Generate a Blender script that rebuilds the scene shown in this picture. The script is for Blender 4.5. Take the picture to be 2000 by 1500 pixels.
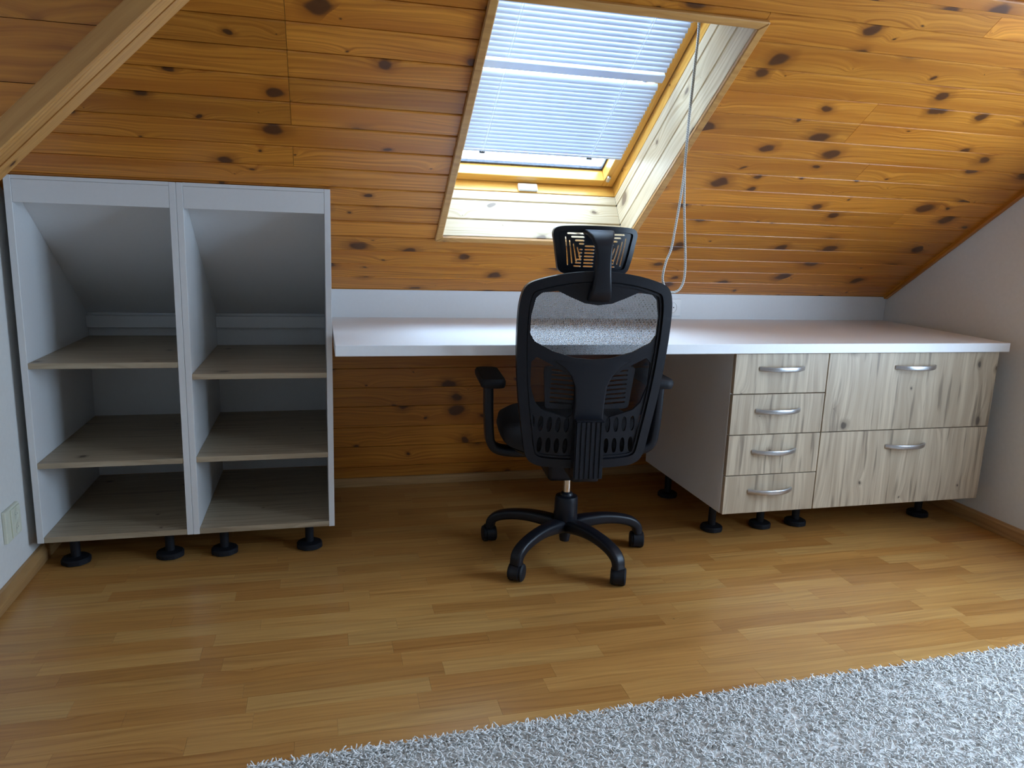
import bpy, bmesh, math, random
import numpy as np
from mathutils import Vector, Matrix
random.seed(7); np.random.seed(7)
scene = bpy.context.scene
COL = scene.collection
for o in list(bpy.data.objects): bpy.data.objects.remove(o)

# ------------------------------------------------------------------ camera
cam_d = bpy.data.cameras.new('camera'); cam = bpy.data.objects.new('camera', cam_d); COL.objects.link(cam)
YAW, PITCH, ROLL, FPX = 0.2538, -0.1950, 0.0336, 1465.1
fw0 = Vector((math.sin(YAW), math.cos(YAW), 0)); rt0 = Vector((math.cos(YAW), -math.sin(YAW), 0)); up0 = Vector((0, 0, 1))
FW = fw0 * math.cos(PITCH) + up0 * math.sin(PITCH); UP = up0 * math.cos(PITCH) - fw0 * math.sin(PITCH)
RT = rt0 * math.cos(ROLL) + UP * math.sin(ROLL); UP = UP * math.cos(ROLL) - rt0 * math.sin(ROLL)
cam.matrix_world = Matrix(((RT.x, UP.x, -FW.x, -0.0407), (RT.y, UP.y, -FW.y, 0.0), (RT.z, UP.z, -FW.z, 1.1706), (0, 0, 0, 1)))
cam_d.sensor_width = 36; cam_d.lens = FPX / 2000 * 36; cam_d.clip_start = 0.02
scene.camera = cam

# ------------------------------------------------------------------ world, exposure
world = bpy.data.worlds.new('overcast_sky'); scene.world = world; world.use_nodes = True
bg = world.node_tree.nodes['Background']
bg.inputs[0].default_value = (0.59, 0.78, 1.0, 1); bg.inputs[1].default_value = 16.0
vs = scene.view_settings
vs.view_transform = 'Standard'; vs.look = 'None'; vs.exposure = 0.32; vs.gamma = 1.0; vs.use_curve_mapping = False
scene.cycles.max_bounces = 5; scene.cycles.diffuse_bounces = 4; scene.cycles.glossy_bounces = 2
scene.cycles.caustics_reflective = False; scene.cycles.caustics_refractive = False
scene.cycles.transparent_max_bounces = 10; scene.cycles.use_denoising = True
scene.cycles.sample_clamp_indirect = 6.0
scene.cycles.use_adaptive_sampling = True; scene.cycles.adaptive_threshold = 0.06

def portal(name, mat4, sx, sy):
    d = bpy.data.lights.new(name, 'AREA'); d.shape = 'RECTANGLE'; d.size = sx; d.size_y = sy
    d.cycles.is_portal = True
    o = bpy.data.objects.new(name, d); COL.objects.link(o); o.matrix_world = mat4
    return o

# ------------------------------------------------------------------ room numbers (metres)
YB, ZB = 3.2253, 0.9314                    # where the roof slope meets the top of the backsplash
TH = math.radians(34.778); CT, ST = math.cos(TH), math.sin(TH)
XL, XR, YK, YF = -1.003, 2.736, 3.4125, -1.8
S_TOP = 2.62
EX = Vector((1, 0, 0)); ES = Vector((0, -CT, ST)); EN = Vector((0, ST, CT))   # along, up the slope, outwards
def SP(x, s, off=0.0): return Vector((x, YB, ZB)) + ES * s + EN * off
def slope_z(y): return ZB + math.tan(TH) * (YB - y)

# ------------------------------------------------------------------ node helpers
def new_mat(name):
    m = bpy.data.materials.new(name); m.use_nodes = True
    nt = m.node_tree; nt.nodes.clear()
    out = nt.nodes.new('ShaderNodeOutputMaterial')
    return m, nt, out
class NB:
    def __init__(s, nt): s.nt = nt
    def n(s, t, ins=None, **at):
        nd = s.nt.nodes.new('ShaderNode' + t)
        for k, v in at.items(): setattr(nd, k, v)
        for k, v in (ins or {}).items():
            sock = nd.inputs[k]
            if isinstance(v, bpy.types.NodeSocket): s.nt.links.new(v, sock)
            else: sock.default_value = v
        return nd
    def math(s, op, a, b=None, c=None, clamp=False):
        nd = s.n('Math', operation=op, use_clamp=clamp)
        for i, v in enumerate((a, b, c)):
            if v is None: continue
            if isinstance(v, bpy.types.NodeSocket): s.nt.links.new(v, nd.inputs[i])
            else: nd.inputs[i].default_value = v
        return nd.outputs[0]
    def mix(s, f, a, b, blend='MIX'):
        nd = s.nt.nodes.new('ShaderNodeMix'); nd.data_type = 'RGBA'; nd.blend_type = blend
        for i, v in ((0, f), (6, a), (7, b)):
            if isinstance(v, bpy.types.NodeSocket): s.nt.links.new(v, nd.inputs[i])
            else: nd.inputs[i].default_value = v if i == 0 else tuple(v) + ((1,) if len(v) == 3 else ())
        return nd.outputs[2]
    def ramp(s, f, stops):
        nd = s.nt.nodes.new('ShaderNodeValToRGB'); s.nt.links.new(f, nd.inputs[0])
        els = nd.color_ramp.elements
        while len(els) < len(stops): els.new(0.5)
        for e, (p, c) in zip(els, stops): e.position = p; e.color = tuple(c) + (1,)
        return nd.outputs[0]
    def smooth(s, v, a, b, lo=0.0, hi=1.0):
        nd = s.n('MapRange', {0: v, 1: a, 2: b, 3: lo, 4: hi}, interpolation_type='SMOOTHSTEP')
        return nd.outputs[0]

def plain(name, col, rough=0.5, metal=0.0, noise=0.0, nscale=30, bump=0.0, coat=0.0, spec=0.5, trans=None):
    m, nt, out = new_mat(name); b = NB(nt)
    p = b.n('BsdfPrincipled', {'Roughness': rough, 'Metallic': metal, 'Specular IOR Level': spec})
    if coat: p.inputs['Coat Weight'].default_value = coat; p.inputs['Coat Roughness'].default_value = 0.12
    tc = b.n('TexCoord')
    ns = b.n('TexNoise', {'Vector': tc.outputs['Object'], 'Scale': nscale, 'Detail': 4.0})
    dark = tuple(c * (1 - noise) for c in col); lite = tuple(min(1, c * (1 + noise)) for c in col)
    nt.links.new(b.ramp(ns.outputs[0], [(0.3, dark), (0.7, lite)]), p.inputs['Base Color'])
    if bump:
        bp = b.n('Bump', {'Strength': bump, 'Distance': 0.002, 'Height': ns.outputs[0]})
        nt.links.new(bp.outputs[0], p.inputs['Normal'])
    nt.links.new(p.outputs[0], out.inputs[0])
    return m

def wood(name, dark, light, knot_col=(0.05, 0.015, 0.006), knots=5.0, ksize=0.05, grain=55.0, axis='x', rough=0.35,
         vary=0.25, red=None, cracks=0.0, spec=0.5, tone=None, wave=1.0):
    """grain runs along the object's local axis; object coordinates are metres"""
    m, nt, out = new_mat(name); b = NB(nt)
    tc = b.n('TexCoord'); oi = b.n('ObjectInfo'); ge = b.n('NewGeometry')
    rnd = b.math('FRACT', b.math('ADD', oi.outputs['Random'], ge.outputs['Random Per Island']))
    sep = b.n('SeparateXYZ', {0: tc.outputs['Object']})
    ax = {'x': (0, 1, 2), 'y': (1, 0, 2), 'z': (2, 0, 1)}[axis]
    u = b.math('MULTIPLY_ADD', rnd, 37.3, sep.outputs[ax[0]])
    v = b.math('MULTIPLY_ADD', rnd, 11.7, b.math('ADD', sep.outputs[ax[1]], b.math('MULTIPLY', sep.outputs[ax[2]], 0.6)))
    # knots
    wob = b.n('TexNoise', {'Vector': b.n('CombineXYZ', {0: b.math('MULTIPLY', u, 14.0), 1: b.math('MULTIPLY', v, 22.0)}).outputs[0], 'Scale': 1.0, 'Detail': 1.0}, noise_dimensions='2D')
    w0 = b.math('MULTIPLY', b.math('SUBTRACT', wob.outputs[0], 0.5), 0.030)
    kv = b.n('CombineXYZ', {0: b.math('ADD', u, w0), 1: b.math('ADD', b.math('MULTIPLY', v, 1.35), w0)})
    vo = b.n('TexVoronoi', {'Vector': kv.outputs[0], 'Scale': knots, 'Randomness': 1.0}, voronoi_dimensions='2D')
    d = b.math('DIVIDE', vo.outputs['Distance'], knots)
    sc = b.n('SeparateColor', {0: vo.outputs['Color']})
    rad = b.math('MULTIPLY', b.math('POWER', sc.outputs[0], 1.6), ksize * 0.5)
    kn = b.math('SUBTRACT', 1.0, b.math('DIVIDE', d, b.math('ADD', rad, 0.0015)))
    kmask = b.smooth(kn, -0.05, 0.45)
    halo = b.smooth(kn, -1.1, 0.1)
    # grain bending round the knots
    bend = b.math('MULTIPLY', b.math('EXPONENT', b.math('MULTIPLY', d, -28.0)), 0.030)
    low = b.n('TexNoise', {'Vector': b.n('CombineXYZ', {0: b.math('MULTIPLY', u, 1.7), 1: b.math('MULTIPLY', v, 9.0)}).outputs[0], 'Scale': 1.0, 'Detail': 1.0}, noise_dimensions='2D')
    vv = b.math('ADD', b.math('ADD', v, bend), b.math('MULTIPLY', low.outputs[0], 0.05))
    g1 = b.n('TexNoise', {'Vector': b.n('CombineXYZ', {0: b.math('MULTIPLY', u, 2.2), 1: b.math('MULTIPLY', vv, grain * 2.2)}).outputs[0], 'Scale': 1.0, 'Detail': 3.0, 'Roughness': 0.6}, noise_dimensions='2D')
    wv = b.math('MULTIPLY_ADD', b.math('SINE', b.math('MULTIPLY', vv, grain * 7.0)), 0.5, 0.5)
    gr = b.math('ADD', b.math('MULTIPLY', g1.outputs[0], 0.9), b.math('MULTIPLY', b.math('POWER', wv, 2.0), 0.10 * wave))
    colr = b.ramp(gr, [(0.28, light), (0.52, tuple(0.55 * a + 0.45 * c for a, c in zip(light, dark))), (0.78, dark)])
    if red is not None:
        big = b.n('TexNoise', {'Vector': b.n('CombineXYZ', {0: b.math('MULTIPLY', u, 1.1), 1: b.math('MULTIPLY', v, 16.0)}).outputs[0], 'Scale': 1.0, 'Detail': 1.0}, noise_dimensions='2D')
        colr = b.mix(b.smooth(big.outputs[0], 0.45, 0.75, 0.0, 0.7), colr, red)
    if tone is not None:
        colr = b.mix(0.85, colr, b.ramp(b.math('FRACT', b.math('MULTIPLY', rnd, 7.31)), tone), 'MULTIPLY')
    if cracks:
        ck = b.n('TexNoise', {'Vector': b.n('CombineXYZ', {0: b.math('MULTIPLY', u, 3.0), 1: b.math('MULTIPLY', v, 42.0)}).outputs[0], 'Scale': 1.0, 'Detail': 2.0}, noise_dimensions='2D')
        colr = b.mix(b.smooth(ck.outputs[0], 0.60, 0.76, 0.0, cracks), colr, tuple(c * 0.42 for c in dark))
    colr = b.mix(b.math('MULTIPLY', halo, 0.55), colr, tuple(c * 0.7 for c in dark))
    colr = b.mix(b.math('MULTIPLY', kmask, 0.9), colr, knot_col)
    hs = b.n('HueSaturation', {'Value': b.math('MULTIPLY_ADD', rnd, vary, 1.0 - vary / 2), 'Color': colr})
    p = b.n('BsdfPrincipled', {'Base Color': hs.outputs[0], 'Roughness': rough, 'Specular IOR Level': spec})
    nt.links.new(p.outputs[0], out.inputs[0])
    return m

M = {}
M['pine'] = wood('stained_pine', (0.33, 0.094, 0.008), (0.64, 0.25, 0.030), knots=4.5, ksize=0.084, knot_col=(0.065, 0.022, 0.009), red=(0.42, 0.13, 0.012), rough=0.33, vary=0.32)
M['pine_pale'] = wood('pale_pine', (0.47, 0.33, 0.18), (0.68, 0.555, 0.37), knots=4.5, ksize=0.06, knot_col=(0.16, 0.10, 0.06), rough=0.45, vary=0.12)
M['pine_trim'] = wood('trim_pine', (0.38, 0.165, 0.040), (0.56, 0.29, 0.085), knots=3.0, ksize=0.02, rough=0.4, vary=0.1)
M['sash_wood'] = wood('varnished_sash', (0.58, 0.27, 0.045), (0.74, 0.40, 0.085), knots=2.0, ksize=0.01, rough=0.25, vary=0.05)
M['oak'] = wood('light_oak_front', (0.27, 0.20, 0.135), (0.55, 0.445, 0.32), knots=3.6, ksize=0.045, knot_col=(0.07, 0.05, 0.035), grain=30, axis='z', rough=0.42, vary=0.10, cracks=0.6, red=(0.37, 0.285, 0.195), wave=0.3)
M['oak_shelf'] = wood('light_oak_shelf', (0.27, 0.20, 0.125), (0.47, 0.385, 0.27), knots=2.5, ksize=0.03, knot_col=(0.10, 0.07, 0.05), grain=30, axis='x', rough=0.45, vary=0.06, cracks=0.35, wave=0.3)
M['laminate'] = wood('laminate_strip', (0.36, 0.16, 0.040), (0.56, 0.295, 0.085), knots=1.2, ksize=0.006, knot_col=(0.2, 0.09, 0.03), grain=40, rough=0.30, vary=0.10, cracks=0.15, wave=0.5,
    tone=[(0.0, (0.72, 0.60, 0.50)), (0.3, (0.92, 0.86, 0.82)), (0.6, (1.0, 1.0, 1.0)), (0.85, (1.0, 1.08, 1.2)), (1.0, (0.85, 0.72, 0.6))])
M['baseboard'] = wood('baseboard_wood', (0.30, 0.15, 0.055), (0.46, 0.27, 0.11), knots=2.0, ksize=0.015, axis='y', rough=0.4, vary=0.05)
M['baseboard_x'] = wood('baseboard_wood_long', (0.30, 0.15, 0.055), (0.46, 0.27, 0.11), knots=2.0, ksize=0.015, axis='x', rough=0.4, vary=0.05)
M['wall'] = plain('white_plaster', (0.72, 0.72, 0.70), 0.8, noise=0.02, nscale=60, bump=0.15)
M['white'] = plain('white_melamine', (0.74, 0.745, 0.75), 0.38, noise=0.01, nscale=80)
M['desk'] = plain('white_worktop', (0.85, 0.855, 0.87), 0.42, noise=0.01, nscale=80)
M['edge'] = plain('dark_edge_band', (0.10, 0.085, 0.07), 0.5, noise=0.05)
M['black'] = plain('black_plastic', (0.0075, 0.0085, 0.013), 0.40, spec=0.32, noise=0.08, nscale=200, bump=0.05)
M['black_matte'] = plain('black_rubber', (0.007, 0.008, 0.012), 0.6, spec=0.3, noise=0.1, nscale=120)
M['fabric'] = plain('black_seat_fabric', (0.012, 0.012, 0.015), 0.9, noise=0.3, nscale=400, bump=0.4)
M['chrome'] = plain('chrome', (0.75, 0.76, 0.78), 0.15, metal=1.0)
M['steel'] = plain('brushed_nickel', (0.52, 0.52, 0.53), 0.34, metal=1.0, noise=0.05, nscale=150)
M['socket'] = plain('white_socket_plastic', (0.78, 0.78, 0.78), 0.3)
M['socket_old'] = plain('cream_socket_plastic', (0.70, 0.72, 0.60), 0.35)
M['hole'] = plain('dark_hole', (0.01, 0.01, 0.01), 0.8)
M['gasket'] = plain('dark_gasket', (0.035, 0.04, 0.055), 0.6, noise=0.4, nscale=90)
M['cord'] = None
M['void'] = plain('roof_felt', (0.05, 0.045, 0.04), 0.9, noise=0.1)

def cord_mat():
    m, nt, out = new_mat('braided_cord'); b = NB(nt)
    tc = b.n('TexCoord'); sep = b.n('SeparateXYZ', {0: tc.outputs['Object']})
    w = b.math('MULTIPLY_ADD', b.math('SINE', b.math('MULTIPLY', b.math('ADD', sep.outputs[2], b.math('MULTIPLY', sep.outputs[0], 0.5)), 900.0)), 0.5, 0.5)
    c = b.mix(w, (0.62, 0.60, 0.55), (0.36, 0.34, 0.31))
    p = b.n('BsdfPrincipled', {'Base Color': c, 'Roughness': 0.7})
    nt.links.new(p.outputs[0], out.inputs[0]); return m
M['cord'] = cord_mat()

def glass_mat():
    m, nt, out = new_mat('window_glass'); b = NB(nt)
    tr = b.n('BsdfTransparent', {0: (0.94, 0.96, 0.97, 1)}); gl = b.n('BsdfGlossy', {0: (0.9, 0.95, 1, 1), 'Roughness': 0.03})
    tc = b.n('TexCoord'); ns = b.n('TexNoise', {'Vector': tc.outputs['Object'], 'Scale': 70.0, 'Detail': 1.0, 'Roughness': 0.7}, noise_dimensions='2D')
    df = b.n('BsdfTranslucent', {0: (0.55, 0.62, 0.70, 1)})
    a = b.n('MixShader', {0: 0.06, 1: tr.outputs[0], 2: gl.outputs[0]})
    c = b.n('MixShader', {0: b.smooth(ns.outputs[0], 0.50, 0.72, 0.0, 0.6), 1: a.outputs[0], 2: df.outputs[0]})
    nt.links.new(c.outputs[0], out.inputs[0]); return m
M['glass'] = glass_mat()
def clear_glass():
    m, nt, out = new_mat('clear_window_glass'); b = NB(nt)
    tr = b.n('BsdfTransparent', {0: (0.96, 0.97, 0.98, 1)}); gl = b.n('BsdfGlossy', {0: (0.9, 0.95, 1, 1), 'Roughness': 0.03})
    nt.links.new(b.n('MixShader', {0: 0.05, 1: tr.outputs[0], 2: gl.outputs[0]}).outputs[0], out.inputs[0]); return m
M['clear_glass'] = clear_glass()

def slat_mat():
    m, nt, out = new_mat('white_blind_slat'); b = NB(nt)
    df = b.n('BsdfDiffuse', {0: (0.66, 0.69, 0.76, 1)}); tl = b.n('BsdfTranslucent', {0: (0.52, 0.60, 0.74, 1)})
    gl = b.n('BsdfGlossy', {0: (0.9, 0.9, 0.9, 1), 'Roughness': 0.3})
    a = b.n('MixShader', {0: 0.20, 1: df.outputs[0], 2: tl.outputs[0]})
    c = b.n('MixShader', {0: 0.06, 1: a.outputs[0], 2: gl.outputs[0]})
    nt.links.new(c.outputs[0], out.inputs[0]); return m
M['slat'] = slat_mat()

def mesh_fabric():
    m, nt, out = new_mat('black_mesh_fabric'); b = NB(nt)
    tc = b.n('TexCoord'); sep = b.n('SeparateXYZ', {0: tc.outputs['Object']})
    k = 2 * math.pi / 0.0042
    a = b.math('SINE', b.math('MULTIPLY', b.math('ADD', sep.outputs[0], sep.outputs[2]), k))
    c = b.math('SINE', b.math('MULTIPLY', b.math('SUBTRACT', sep.outputs[0], b.math('MULTIPLY', sep.outputs[2], 0.9)), k))
    hole = b.math('GREATER_THAN', b.math('ADD', a, c), 0.10)
    df = b.n('BsdfPrincipled', {'Base Color': (0.014, 0.014, 0.018, 1), 'Roughness': 0.6})
    tr = b.n('BsdfTransparent')
    mx = b.n('MixShader', {0: hole, 1: df.outputs[0], 2: tr.outputs[0]})
    nt.links.new(mx.outputs[0], out.inputs[0]); return m
M['mesh'] = mesh_fabric()

def pile_mat():
    m, nt, out = new_mat('shag_pile'); b = NB(nt)
    ge = b.n('NewGeometry')
    c = b.ramp(ge.outputs['Random Per Island'], [(0.0, (0.52, 0.49, 0.45)), (0.10, (0.74, 0.72, 0.69)), (0.5, (0.86, 0.85, 0.83)), (1.0, (0.93, 0.92, 0.90))])
    p = b.n('BsdfPrincipled', {'Base Color': c, 'Roughness': 0.85, 'Specular IOR Level': 0.2})
    nt.links.new(p.outputs[0], out.inputs[0]); return m
M['pile'] = pile_mat()
M['rug_back'] = plain('rug_backing', (0.72, 0.70, 0.67), 0.9, noise=0.25, nscale=120, bump=0.5)

# ------------------------------------------------------------------ mesh helpers
def link(name, me, mat, parent=None):
    o = bpy.data.objects.new(name, me); COL.objects.link(o)
    if mat is not None and not me.materials: me.materials.append(mat)
    if parent is not None: o.parent = parent
    return o
def tag(o, label=None, cat=None, group=None, kind=None):
    if label: o['label'] = label
    if cat: o['category'] = cat
    if group: o['group'] = group
    if kind: o['kind'] = kind
    return o
def empty(name, loc=(0, 0, 0), rz=0.0):
    o = bpy.data.objects.new(name, None); COL.objects.link(o); o.empty_display_size = 0.1
    o.location = loc; o.rotation_euler = (0, 0, rz); return o
def bm_box(bm, lo, hi):
    vs_ = [bm.verts.new((x, y, z)) for x in (lo[0], hi[0]) for y in (lo[1], hi[1]) for z in (lo[2], hi[2])]
    for f in ((0, 1, 3, 2), (4, 6, 7, 5), (0, 4, 5, 1), (2, 3, 7, 6), (0, 2, 6, 4), (1, 5, 7, 3)):
        bm.faces.new([vs_[i] for i in f])
def bm_done(bm, name, smooth=None, bevel=0.0, seg=2):
    if bevel:
        bmesh.ops.bevel(bm, geom=list(bm.edges), offset=bevel, segments=seg, profile=0.5, affect='EDGES', clamp_overlap=True)
    bmesh.ops.recalc_face_normals(bm, faces=list(bm.faces))
    me = bpy.data.meshes.new(name); bm.to_mesh(me); bm.free()
    if smooth is not None:
        me.shade_smooth()
        me.set_sharp_from_angle(angle=math.radians(smooth))
    return me
def box(name, lo, hi, mat, parent=None, bevel=0.0012, seg=1, origin=None):
    """box with its origin at its own low corner (or given), so object coordinates stay in metres"""
    org = Vector(origin if origin is not None else [(a + b_) / 2 for a, b_ in zip(lo, hi)])
    bm = bmesh.new(); bm_box(bm, Vector(lo) - org, Vector(hi) - org)
    me = bm_done(bm, name, bevel=bevel, seg=seg)
    o = link(name, me, mat, parent); o.location = org; return o
def prism(name, pts, axis, a, b_, mat, parent=None, bevel=0.0):
    """extrude a polygon; axis 'x': pts are (y,z); 'y': pts are (x,z); 'z': pts are (x,y)"""
    def P(p, t): return {'x': (t, p[0], p[1]), 'y': (p[0], t, p[1]), 'z': (p[0], p[1], t)}[axis]
    bm = bmesh.new()
    A = [bm.verts.new(P(p, a)) for p in pts]; B = [bm.verts.new(P(p, b_)) for p in pts]
    bm.faces.new(A); bm.faces.new(B[::-1])
    for i in range(len(pts)): bm.faces.new((A[i], A[(i + 1) % len(pts)], B[(i + 1) % len(pts)], B[i]))
    return link(name, bm_done(bm, name, bevel=bevel, seg=1), mat, parent)
def loft(name, rings, mat, parent=None, smooth=40, cap=True, closed=False):
    bm = bmesh.new(); R = [[bm.verts.new(p) for p in r] for r in rings]; n = len(R[0])
    m = len(R)
    for i in range(m if closed else m - 1):
        for j in range(n): bm.faces.new((R[i][j], R[i][(j + 1) % n], R[(i + 1) % m][(j + 1) % n], R[(i + 1) % m][j]))
    if cap and not closed: bm.faces.new(R[0][::-1]); bm.faces.new(R[-1])
    return link(name, bm_done(bm, name, smooth=smooth), mat, parent)
def lathe(name, prof, mat, parent=None, seg=32, loc=(0, 0, 0), smooth=35, ripple=0.0, nr=0):
    rings = []
    for r, z in prof:
        rings.append([Vector((loc[0] + (r * (1 + (ripple if (nr and (j * nr * 2 // seg) % 2) else 0))) * math.cos(2 * math.pi * j / seg),
                              loc[1] + (r * (1 + (ripple if (nr and (j * nr * 2 // seg) % 2) else 0))) * math.sin(2 * math.pi * j / seg), loc[2] + z)) for j in range(seg)])
    return loft(name, rings, mat, parent, smooth)
def tube(name, pts, r, mat, parent=None, seg=8, smooth=60, closed=False):
    pts = [Vector(p) for p in pts]; rings = []; n = len(pts); prev = None
    for i, p in enumerate(pts):
        t = (pts[(i + 1) % n] - pts[i - 1]) if closed else (pts[min(i + 1, n - 1)] - pts[max(i - 1, 0)]); t.normalize()
        ref = prev if prev is not None else (Vector((0, 0, 1)) if abs(t.z) < 0.9 else Vector((1, 0, 0)))
        a = (ref - t * ref.dot(t)).normalized(); prev = a; c = t.cross(a)
        rr = r[i] if isinstance(r, (list, tuple)) else r
        rings.append([p + (a * math.cos(2 * math.pi * j / seg) + c * math.sin(2 * math.pi * j / seg)) * rr for j in range(seg)])
    return loft(name, rings, mat, parent, smooth, closed=closed)
def catmull(pts, n=8, closed=False):
    P = [Vector(p) for p in pts]; out = []; m = len(P)
    for i in range(m if closed else m - 1):
        if closed: p0, p1, p2, p3 = P[i - 1], P[i], P[(i + 1) % m], P[(i + 2) % m]
        else: p0, p1, p2, p3 = P[max(i - 1, 0)], P[i], P[i + 1], P[min(i + 2, m - 1)]
        for k in range(n):
            t = k / n
            out.append(0.5 * ((2 * p1) + (p2 - p0) * t + (2 * p0 - 5 * p1 + 4 * p2 - p3) * t * t + (3 * p1 - p0 - 3 * p2 + p3) * t ** 3))
    if not closed: out.append(P[-1])
    return out
def rrect(w, h, r, n=5):
    """rounded rectangle ring, centred, (a,b) pairs"""
    out = []
    for cx, cy, a0 in ((w - r, h - r, 0), (-w + r, h - r, 90), (-w + r, -h + r, 180), (w - r, -h + r, 270)):
        for k in range(n + 1):
            a = math.radians(a0 + 90 * k / n); out.append((cx + r * math.cos(a), cy + r * math.sin(a)))
    return out
def frame_obj(o, origin, ex, ey, ez):
    o.matrix_basis = Matrix(((ex.x, ey.x, ez.x, origin.x), (ex.y, ey.y, ez.y, origin.y), (ex.z, ey.z, ez.z, origin.z), (0, 0, 0, 1)))
BOARDS = {}
def board(name, origin, ex, ey, length, width, mat, parent, thick=0.014, cham=0.004, depth=0.005, gap=0.0024):
    """tongue-and-groove board: ex along the grain, ey across, face towards ex x ey; origin = start of its lower edge on the face plane"""
    key = (round(length, 3), round(width, 3), thick, cham, gap, mat.name)
    if key not in BOARDS:
        q = gap / 2; w = width
        prof = [(0.0002, -thick), (0.0002, -0.008), (q, -0.008), (q, -depth), (q + cham, 0), (w - q - cham, 0), (w - q, -depth), (w - q, -0.008), (w - 0.0002, -0.008), (w - 0.0002, -thick)]
        n_ = len(prof)
        bm = bmesh.new(); A = [bm.verts.new((0.0006, p[0], p[1])) for p in prof]; B = [bm.verts.new((length - 0.0006, p[0], p[1])) for p in prof]
        bm.faces.new(A); bm.faces.new(B[::-1])
        for i in range(n_): bm.faces.new((A[i], A[(i + 1) % n_], B[(i + 1) % n_], B[i]))
        me = bm_done(bm, name); me.materials.append(mat); BOARDS[key] = me
    o = bpy.data.objects.new(name, BOARDS[key]); COL.objects.link(o)
    o.parent = parent
    frame_obj(o, origin, ex, ey, ex.cross(ey))
    return o

def adopt(o, parent, mw=None):
    """parent o under an unrotated parent, keeping its world placement"""
    if mw is None: mw = o.matrix_basis.copy()
    base = Matrix.Translation(parent.matrix_basis.translation)
    if parent.parent is not None: base = Matrix.Translation(parent.matrix_basis.translation)
    o.parent = parent; o.matrix_parent_inverse = base.inverted(); o.matrix_basis = mw
    return o
# ------------------------------------------------------------------ the setting: floor
floor = box('floor', (XL - 0.1, YF - 0.1, -0.12), (XR + 0.1, YK + 0.1, -0.007), M['laminate'], bevel=0)
tag(floor, 'warm wood laminate floor in three-strip pattern', 'floor', kind='structure')
STRIPS = {}
def strip_mesh(L, W):
    k = round(L, 3)
    if k not in STRIPS:
        bm = bmesh.new(); bm_box(bm, (0.0002, 0.0002, -0.007), (L - 0.0002, W - 0.0002, 0))
        me = bm_done(bm, 'floor_strip'); me.materials.append(M['laminate']); STRIPS[k] = me
    return STRIPS[k]
W = 0.0665; rest = bmesh.new(); nobj = 0
row = 0; y = YK
rs = random.Random(21)
while y > YF:
    y0 = y - W
    x = XL - rs.uniform(0.0, 0.4)
    while x < XR:
        L = rs.choice((0.28, 0.34, 0.40, 0.46, 0.52))
        a, b_ = max(x, XL + 0.001), min(x + L, XR - 0.001)
        if b_ - a > 0.03:
            if y0 > 1.38 and nobj < 300:
                o = bpy.data.objects.new('floor_strip', strip_mesh(b_ - a, W)); COL.objects.link(o); o.parent = floor
                o.matrix_parent_inverse = floor.matrix_world.inverted() if False else Matrix.Translation(-floor.location)
                o.location = (a, y0, 0); nobj += 1
            else:
                bm_box(rest, (a + 0.0002, max(y0, YF) + 0.0002, -0.007), (b_ - 0.0002, y - 0.0002, 0))
        x += L
    y = y0; row += 1
o = link('floor_strip_rest', bm_done(rest, 'floor_strip_rest'), M['laminate'], floor)
o.matrix_parent_inverse = Matrix.Translation(-floor.location); tag(o, kind='stuff')

# walls
def wall_hole(name, polys, axis, a, b_, mat, label):
    bm = bmesh.new()
    for pts in polys:
        def P(p, t): return {'x': (t, p[0], p[1]), 'y': (p[0], t, p[1])}[axis]
        A = [bm.verts.new(P(p, a)) for p in pts]; B = [bm.verts.new(P(p, b_)) for p in pts]
        bm.faces.new(A); bm.faces.new(B[::-1])
        for i in range(len(pts)): bm.faces.new((A[i], A[(i + 1) % len(pts)], B[(i + 1) % len(pts)], B[i]))
    return tag(link(name, bm_done(bm, name), mat), label, 'wall', kind='structure')
ZC = ZB + S_TOP * ST; YC = YB - S_TOP * CT
side = [(YF - 0.1, -0.01), (YK + 0.1, -0.01), (YK + 0.1, slope_z(YK + 0.1) + 0.02), (YC, ZC + 0.02), (YF - 0.1, ZC + 0.02)]
wall_hole('wall_left', [side], 'x', XL - 0.1, XL, M['wall'], 'white plastered wall on the left beside the shelves')
# right gable wall with a window nearer to (and out of sight of) the viewer
WY0, WY1, WZ0, WZ1 = 0.40, 1.74, 0.50, 1.88
wall_hole('wall_right', [[(WY1, -0.01), (YK + 0.1, -0.01), (YK + 0.1, slope_z(YK + 0.1) + 0.02), (WY1, slope_z(WY1) + 0.02)],
    [(YF - .1, -.01), (WY0, -.01), (WY0, ZC + .02), (YF - .1, ZC + .02)], [(WY0, -.01), (WY1, -.01), (WY1, WZ0), (WY0, WZ0)], [(WY0, WZ1), (WY1, WZ1), (WY1, slope_z(WY1) + .02), (YC, ZC + .02), (WY0, ZC + .02)]], 'x', XR, XR + 0.1, M['wall'], 'white plastered gable wall on the right beside the drawers')
wall_hole('wall_front', [[(XL - .1, 0), (XR + .1, 0), (XR + .1, ZC), (XL - .1, ZC)]], 'y', YF - 0.1, YF, M['wall'], 'plain white wall facing the desk from across the room')
w2 = tag(empty('window_2', (XR + 0.05, (WY0 + WY1) / 2, WZ0)), 'white framed window in the right gable wall', 'window', kind='structure')
hw, hh = (WY1 - WY0) / 2, WZ1 - WZ0
for lo, hi in (((-.03, -hw, 0), (.03, hw, .06)), ((-.03, -hw, hh - .06), (.03, hw, hh)), ((-.03, -hw, .06), (.03, -hw + .06, hh - .06)), ((-.03, hw - .06, .06), (.03, hw, hh - .06)), ((-.03, -.03, .06), (.03, .03, hh - .06))):
    box('window_frame', lo, hi, M['white'], w2)
for a in (-1, 1):
    box('window_pane', (-.004, min(a * .03, a * (hw - .06)), .06), (.004, max(a * .03, a * (hw - .06)), hh - .06), M['clear_glass'], w2, bevel=0)
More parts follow.
